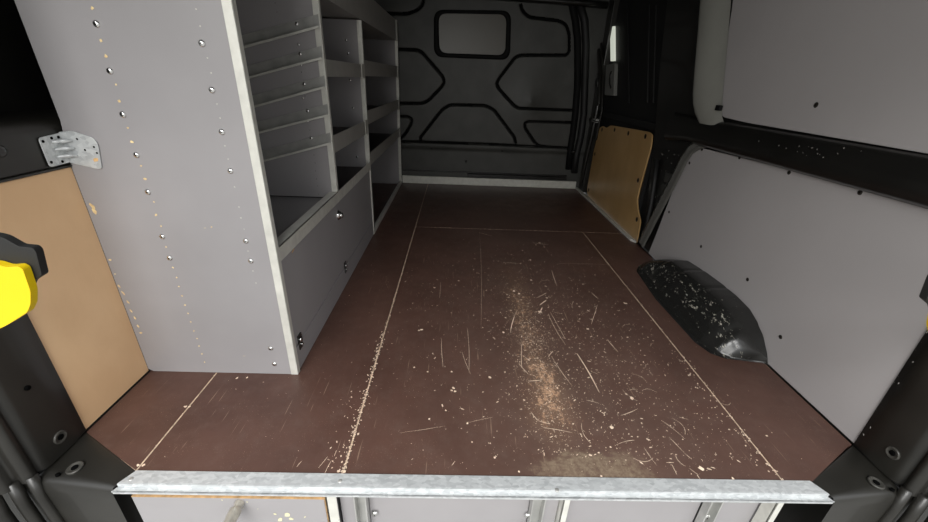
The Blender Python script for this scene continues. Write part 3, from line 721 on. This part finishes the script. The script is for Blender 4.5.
# shelves
def shelf(y0, y1, z, m): return MB().box(XL+.02, XS-.006, y0, y1, z-.012, z).build('shelf', m, SH)
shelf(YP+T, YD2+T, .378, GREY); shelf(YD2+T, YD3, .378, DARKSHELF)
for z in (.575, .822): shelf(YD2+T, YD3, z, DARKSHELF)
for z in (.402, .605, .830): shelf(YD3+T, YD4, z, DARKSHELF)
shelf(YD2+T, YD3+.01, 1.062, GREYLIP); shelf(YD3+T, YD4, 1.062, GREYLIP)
def lip(y0, y1, z0, z1, name='shelf_lip', clip=True):
    o = MB().box(XS-.006, XS-.001, y0, y1, z0, z1).build(name, GREYLIP, SH, bevel=.0008)
    if clip: MB().box(XS-.0015, XS+.0012, y1-.05, y1, z0-.002, z1+.002).build('end_clip', ALU, o)
    return o
lip(YD2+.018, YD3-.002, .808, .862); lip(YD2+.018, YD3-.002, .550, .612)
lip(YD3+.018, YD4-.002, .812, .882); lip(YD3+.018, YD4-.002, .590, .655); lip(YD3+.018, YD4-.002, .385, .448)
lip(YD2+.018, YD4-.002, 1.046, 1.172, 'fascia')
# angle rail over the flap, flap board, kick board
rail = MB().box(XS-.030, XS, YP+.018, YD2-.001, .404, .4065).box(XS-.002, XS, YP+.018, YD3-.002, .366, .4065)
rail.build('angle_rail', ALU, SH)
flp = MB().box(XS-.014, XS-.004, YP+.018, YD3-.002, .083, .362, 0)
for px, py in [(304,233), (322,214), (336.5,203), (357,171)]: fleck(flp, at(px, py, 'x', XS-.0034), (0, 1, 0), (0, 0, 1), .0022, 1, 0, 1, 7)
fleck(flp, at(293, 251, 'x', XS-.0034), (0, 1, 0), (0, 0, 1), .003, 5, .25, 2, 7); fleck(flp, at(328, 215, 'x', XS-.0034), (0, 1, 0), (0, 0, 1), .001, 10, .3, 1, 7)
flap = flp.build('flap', [GREY, GREYLIP, ORANGE], SH, bevel=.0005)
c = at(338, 215, 'x', XS-.004); b = MB().lathe(c, (1, 0, 0), [(.020, -.001), (.020, .003), (.015, .008), (.013, .012)], 18).lathe(c+Vector((.012, 0, 0)), (1, 0, 0), [(.012, 0), (.010, .006), (.005, .008)], 14, 1)
b.build('lock', [CHROME, CHROME], flap)
kick = MB().box(XS-.014, XS-.003, YP+.018, YD3-.002, .001, .079).build('kick_board', GREY, SH, bevel=.0005)
for px, py in [(345,267), (299.5,341)]:
    c = at(px, py, 'x', XS-.004)
    MB().box(c.x, c.x+.004, c.y-.012, c.y+.012, c.z-.024, c.z+.024, 1).lathe(c+Vector((.004, -.002, .008)), (1, 0, 0), [(.008, 0), (.006, .005)], 12).lathe(c+Vector((.004, .003, -.012)), (1, 0, 0), [(.006, 0), (.004, .004)], 12).build('catch', [CHROME, BLACK], flap)
MB().box(XS-.016, XS, YD3+.018, YD4-.002, .0008, .030).build('floor_rail', ALU, SH, bevel=.001)

# galvanised angle bracket tying the rack to the waist rail
br = empty('angle_bracket', (-.929, .318, .60)); tag(br, 'galvanised ribbed angle bracket joining shelving side to the body rail above tan panel', 'bracket')
pa = [at(px, py, 'x', -.9295) for px, py in [(38.5,140), (40,137), (64,133), (66,161), (47,167), (44.5,164)]]
xa = -.9295
b = MB().prism(rounded([(.268, .672), (.3185, .676), (.3185, .612), (.268, .610)], [.008, 0, 0, .008]), 'x', xa, xa+.002)
b.prism(rounded([(xa, .678), (-.90, .682), (-.858, .668), (-.852, .655), (-.862, .600), (-.872, .598), (xa, .610)], [0, .01, .008, .01, .006, .006, 0]), 'y', .3185, .3205)
plate = b.build('plate', GALV, br, bevel=.0005)
for z in (.628, .644, .660):
    MB().tube([(xa+.002, .294, z), (xa+.004, .306, z), (xa+.011, .311, z), (-.905, .317, z)], [.002, .0045, .005, .002], 8).build('rib', GALV, plate)
for y, z in ((.275, .664), (.275, .620), (.296, .668), (.312, .668), (.300, .617)):
    MB().lathe((xa+.002, y, z), (1, 0, 0), [(.0032, -.001), (.0032, .0005)], 10).build('screw_hole', HOLE, plate)
for px, py in ((77,139), (94,147), (85,150), (97,153)):
    c = at(px, py, 'y', .3184); MB().lathe(c, (0, -1, 0), [(.0022, -.001), (.0022, .0005)], 10).build('screw_hole', HOLE, plate)
fl2 = MB(); fleck(fl2, at(96, 160, 'y', .3182), Ux, Uz, .005, 1.6, .1, 0, 8); fl2.build('plywood_tear', ORANGE, plate, fix=False)

# yellow door stay caps, left and (just in frame) right
def stay_cap(sgn, label):
    P = [(0,262), (12,266), (24,265), (29,268), (36.5,290), (36.5,303), (33,311), (14,323), (0,330), (-60,345), (-60,270)]
    cx = .5*(XL+XR)
    def mir(p): return (p.x if sgn < 0 else 2*cx-p.x-.041, p.z)
    root = empty('door_stay_cap', ((XL-.02) if sgn < 0 else (XR+.02), -.05, .45)); tag(root, label, 'door stay')
    pts = rounded([mir(at(px-3, py, 'y', -.156)) for px, py in P], .004, 4)
    MB().prism(pts, 'y', -.160, -.150).build('cap', YELLOW, root, bevel=.003)
    bp = [mir(at(px, py, 'y', -.150)) for px, py in [(-60,228), (-6,236), (2,238), (18,247), (31,248), (35,252), (41,276), (30,283), (24,298), (-20,325), (-60,330)]]
    MB().prism(rounded(bp, .003, 3), 'y', -.149, -.139).build('bracket', BLACKM, root, bevel=.002)
    e = mir(at(-50, 285, 'y', -.15)); ex = (XL-.04) if sgn < 0 else (XR+.04)
    MB().tube([(e[0], -.144, e[1]), (.5*(e[0]+ex), -.11, e[1]-.02), (ex, -.05, e[1]-.03)], .012, 8).build('arm', BLACKM, root)
stay_cap(-1, 'yellow plastic door stay cap with black bracket at the left rear pillar')
stay_cap(1, 'yellow capped black door stay at the right rear pillar, cut off by the picture edge')

# ------------------------------------------------------------------ drawer cabinet under the floor
CB = empty('underfloor_cabinet', (0, -.03, -.5)); tag(CB, 'grey drawer cabinet with metal frame under the galvanised floor edge', 'cabinet')
YF = -.040
ZT = -.0145; ZB = -.46
carc = MB().box(-.728, .716, .006, .55, ZT-.016, ZT-.004).box(-.728, .716, YF+.004, .55, ZB-.012, ZB).box(-.728, .716, .54, .55, ZB, ZT-.012)
carc.box(-.728, -.718, YF+.004, .54, ZB, ZT-.016); carc.box(.706, .716, YF+.004, .54, ZB, ZT-.016)
carc.box(-.304, -.294, YF+.004, .54, ZB, ZT-.016); carc.box(.224, .234, YF+.004, .54, ZB, ZT-.016)
carc.build('carcass', GREY, CB)
# vertical posts and top rail
def post_(x0, x1): return MB().box(x0, x1, YF, YF+.003, ZB, ZT).box(x0, x0+.003, YF, YF+.03, ZB, ZT).build('front_post', ALU, CB, bevel=.0006)
post_(-.308, -.285); post_(.217, .232); post_(.702, .718)
MB().box(-.728, .716, YF+.001, YF+.004, ZT-.006, ZT).build('top_rail', ALU, CB)
# drawer with knob
dw = MB().box(-.722, -.311, YF-.003, YF+.009, ZB+.26, ZT-.009, 0).box(-.722, -.309, YF-.004, YF+.008, ZT-.0086, ZT-.0074, 1).box(-.3105, -.309, YF-.003, YF+.009, ZB+.26, ZT-.009, 1)
for px, py, s, a in [(287,515,.007,1.3), (280,520,.006,1.6), (291,519,.005,1.3), (275,514,.003,1.4), (258,509,.0012,1), (305,517,.002,2), (222,500,.002,1), (247,502,.0022,1), (243,508,.0015,1)]:
    fleck(dw, at(px, py, 'y', YF-.0035), Ux, Uz, s, a, random.uniform(0, 1), 2, 8)
dwo = dw.build('drawer', [GREY, mat('plywood_edge', (.42, .26, .12), .7, var=.3, vscale=80), mat('cream_scuff', (.68, .64, .42), .8, var=.1)], CB, bevel=.0004)
c = at(240, 502, 'y', YF-.003)
MB().lathe(c, (0, -1, 0), [(.010, -.002), (.010, .004), (.0085, .010), (.0085, .014), (.0125, .018), (.0125, .034), (.0115, .040), (.0115, .046), (.0135, .050), (.0135, .066), (.011, .070)], 20).build('knob', KNOB, dwo)
MB().box(-.722, -.311, YF-.003, YF+.009, ZB+.01, ZB+.25).build('drawer', GREY, CB, bevel=.001)
def bay(x0, x1, px_bolts, yr=.0):
    MB().box(x0, x1, YF+.034, YF+.046, ZB+.01, ZT-.018).build('drawer', GREY, CB, bevel=.001)
bay(-.2245, .1525, None); bay(.2345, .5625, None); bay(.590, .703, None)
def runner_v(x0, x1, pxb, pyb):
    b = MB().box(x0, x1, YF+.030, YF+.033, ZB+.02, ZT-.018).box(x0, x0+.003, YF+.010, YF+.033, ZB+.02, ZT-.018).box(x1-.003, x1, YF+.010, YF+.033, ZB+.02, ZT-.018)
    o = b.build('runner', RUNNER, CB)
    c = at(pxb, pyb, 'y', YF+.03); dome('bolt', c, (0, -1, 0), .008, CHROME, o, h=.006)
runner_v(-.252, -.224, 375, 513); runner_v(.152, .182, 527.5, 515); runner_v(.562, .590, 706, 516)
for a_, b_ in ((-.285, -.254), (.184, .215)): MB().box(a_, b_, YF+.02, YF+.025, ZB+.02, ZT-.018).build('filler_strip', GREY, CB)
